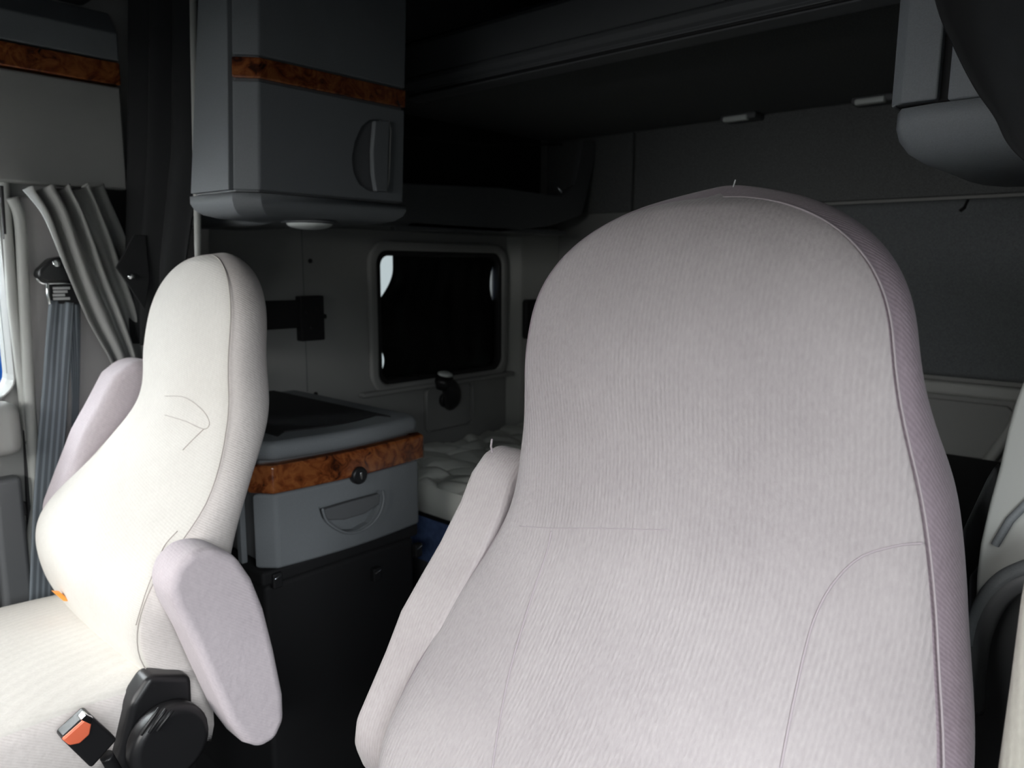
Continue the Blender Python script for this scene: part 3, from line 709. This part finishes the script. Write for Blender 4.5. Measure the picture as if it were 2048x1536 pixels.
obj('seat_base', box(-.66, -.16, .05, .68, 0, .11, .015), 'matte', ds)
tp = ony(1467, 366, .74); tag(obj('lint_thread', tube([tp+Vector((0, 0, -.004)), tp+Vector((.002, 0, .003))], .0007, 5), 'white', ds))

# passenger seat
pp = {'w': [.2419, .261, .2921, .2676, .2089, .1976, .1789], 'yf': [.0136, -.0422, -.0268, .0898, .1634, .1781, .2188],
      't': [.1734, .179, .1593, .0939, .1026, .0956, .0846], 'b': [.016, .0107, .0378, .0418, .0317, .0225, .0169]}
PP = place(seat_rings(pp, .005), (-1.53, .5051, .5222), 0, -.0059)
ps = thing('captain_chair', (-1.53, .45, 0), 'smaller cream fabric high-backed seat facing left in front of the side cabinet', 'seat')
bk2 = backrest(PP, 'cream', 'creamside', ps)
seamline(PP, 12, 2, 71, .0010, 'threaddark', ps)
surf_seam([(330, 792), (370, 795), (405, 820), (419, 845), (408, 858), (370, 842), (330, 830)], bk2, .0009, 'threaddark', ps)
surf_seam([(408, 858), (385, 880), (366, 900)], bk2, .0011, 'threaddark', ps)
surf_seam([(355, 1062), (330, 1090), (315, 1125), (290, 1190), (272, 1250)], bk2, .0009, 'threaddark', ps)
cushion(-1.53, .262, -.08, .585, .577, ps)
# inboard armrest hanging down, outboard armrest folded up
iv = [onx(u, v, -1.15) for u, v in ((340, 1180), (350, 1140), (385, 1104), (430, 1095), (475, 1112), (508, 1160), (532, 1220), (552, 1300), (570, 1390), (572, 1440), (556, 1480), (524, 1500), (492, 1490), (462, 1450), (425, 1370), (385, 1280), (352, 1220))]
armslab([(p.y, p.z) for p in iv], -1.235, -1.15, .022, 'armrest', 'arm', ps)
obj('armrest_pivot', disc((-1.26, .565, .66), (1, 0, 0), .03, .04, 20, .004), 'plasticd', ps)
ov = [(.60, .60), (.52, .66), (.50, .75), (.535, .83), (.575, .92), (.615, .985), (.65, 1.045), (.69, 1.075), (.735, 1.075), (.765, 1.04), (.765, .98), (.73, .90), (.69, .80), (.66, .68), (.64, .61)]
armslab(ov, -1.90, -1.80, .028, 'armrest', 'arm', ps)
obj('armrest_bracket', box(-1.83, -1.74, .56, .63, .64, .70, .01), 'black', ps)
rv = [onx(u, v, -1.24) for u, v in ((262, 1410), (300, 1352), (385, 1352), (392, 1500), (380, 1620), (240, 1640), (236, 1530))]
rco = obj('recliner_cover', prism(rv, (-.05, 0, 0), .012, 3), 'black', ps)
kb = onx(325, 1470, -1.235)
kd = obj('recliner_knob', disc(kb, (1, 0, 0), .066, .045, 32, .014), 'black', ps)
for k in range(3):
    a_ = onx(282+k*16, 1470-k*4, -1.188); b_2 = onx(318+k*14, 1416+k*2, -1.188)
    obj('knob_ridge', tube([a_, a_.lerp(b_2, .6)+Vector((.002, 0, .002)), b_2], .0028, 8), 'black', kd)
obj('suspension', box(-1.74, -1.32, .0, .58, .10, .43, .03), 'matte', ps)
obj('seat_base', box(-1.79, -1.27, -.05, .66, 0, .11, .015), 'matte', ps)
obj('orange_tag', prism([onx(u, v, -1.60) for u, v in ((108, 1186), (124, 1187), (142, 1203), (128, 1203))], (-.02, 0, 0), .002), 'orange', ps)
# buckle
bx = -1.20
bl = [onx(u, v, bx) for u, v in ((122, 1478), (178, 1426), (236, 1480), (184, 1538))]
bk3 = obj('belt_buckle', prism(bl, (-.03, 0, 0), .005, 3), 'black', ps)
rb = [onx(u, v, bx+.003) for u, v in ((125, 1480), (176, 1434), (184, 1448), (180, 1470), (160, 1488), (140, 1492))]
obj('red_button', prism(rb, (-.012, 0, 0), .003, 2), 'red', bk3)
cl = [onx(u, v, bx+.006) for u, v in ((127, 1484), (174, 1440), (187, 1447), (140, 1490))]
obj('chrome_slot', prism([onx(u, v, bx+.004) for u, v in ((160, 1440), (172, 1428), (188, 1436), (182, 1450))], (-.015, 0, 0), .002), 'chrome', bk3)
obj('buckle_stalk', tube(smoothpath([onx(212, 1510, bx-.015), onx(240, 1560, bx-.02), onx(280, 1640, bx-.05)], 5), .010), 'black', ps)

# a blue vehicle standing outside the passenger window
bt_ = thing('blue_trailer', (-4.2, 1.2, 0), 'bright blue vehicle side seen through the passenger door window, far left edge', 'vehicle')
obj('body', box(-4.6, -3.6, -1.5, 2.6, .5, 1.16, .03), 'bluepaint', bt_)
obj('wheel', disc((-3.58, 0, .4), (-1, 0, 0), .4, .25, 32, .02), 'rubber', bt_)
obj('wheel', disc((-3.58, 1.8, .4), (-1, 0, 0), .4, .25, 32, .02), 'rubber', bt_)
gr = struct('ground', box(-9, 6, -9, 9, -1.0, -.9), 'walldark')
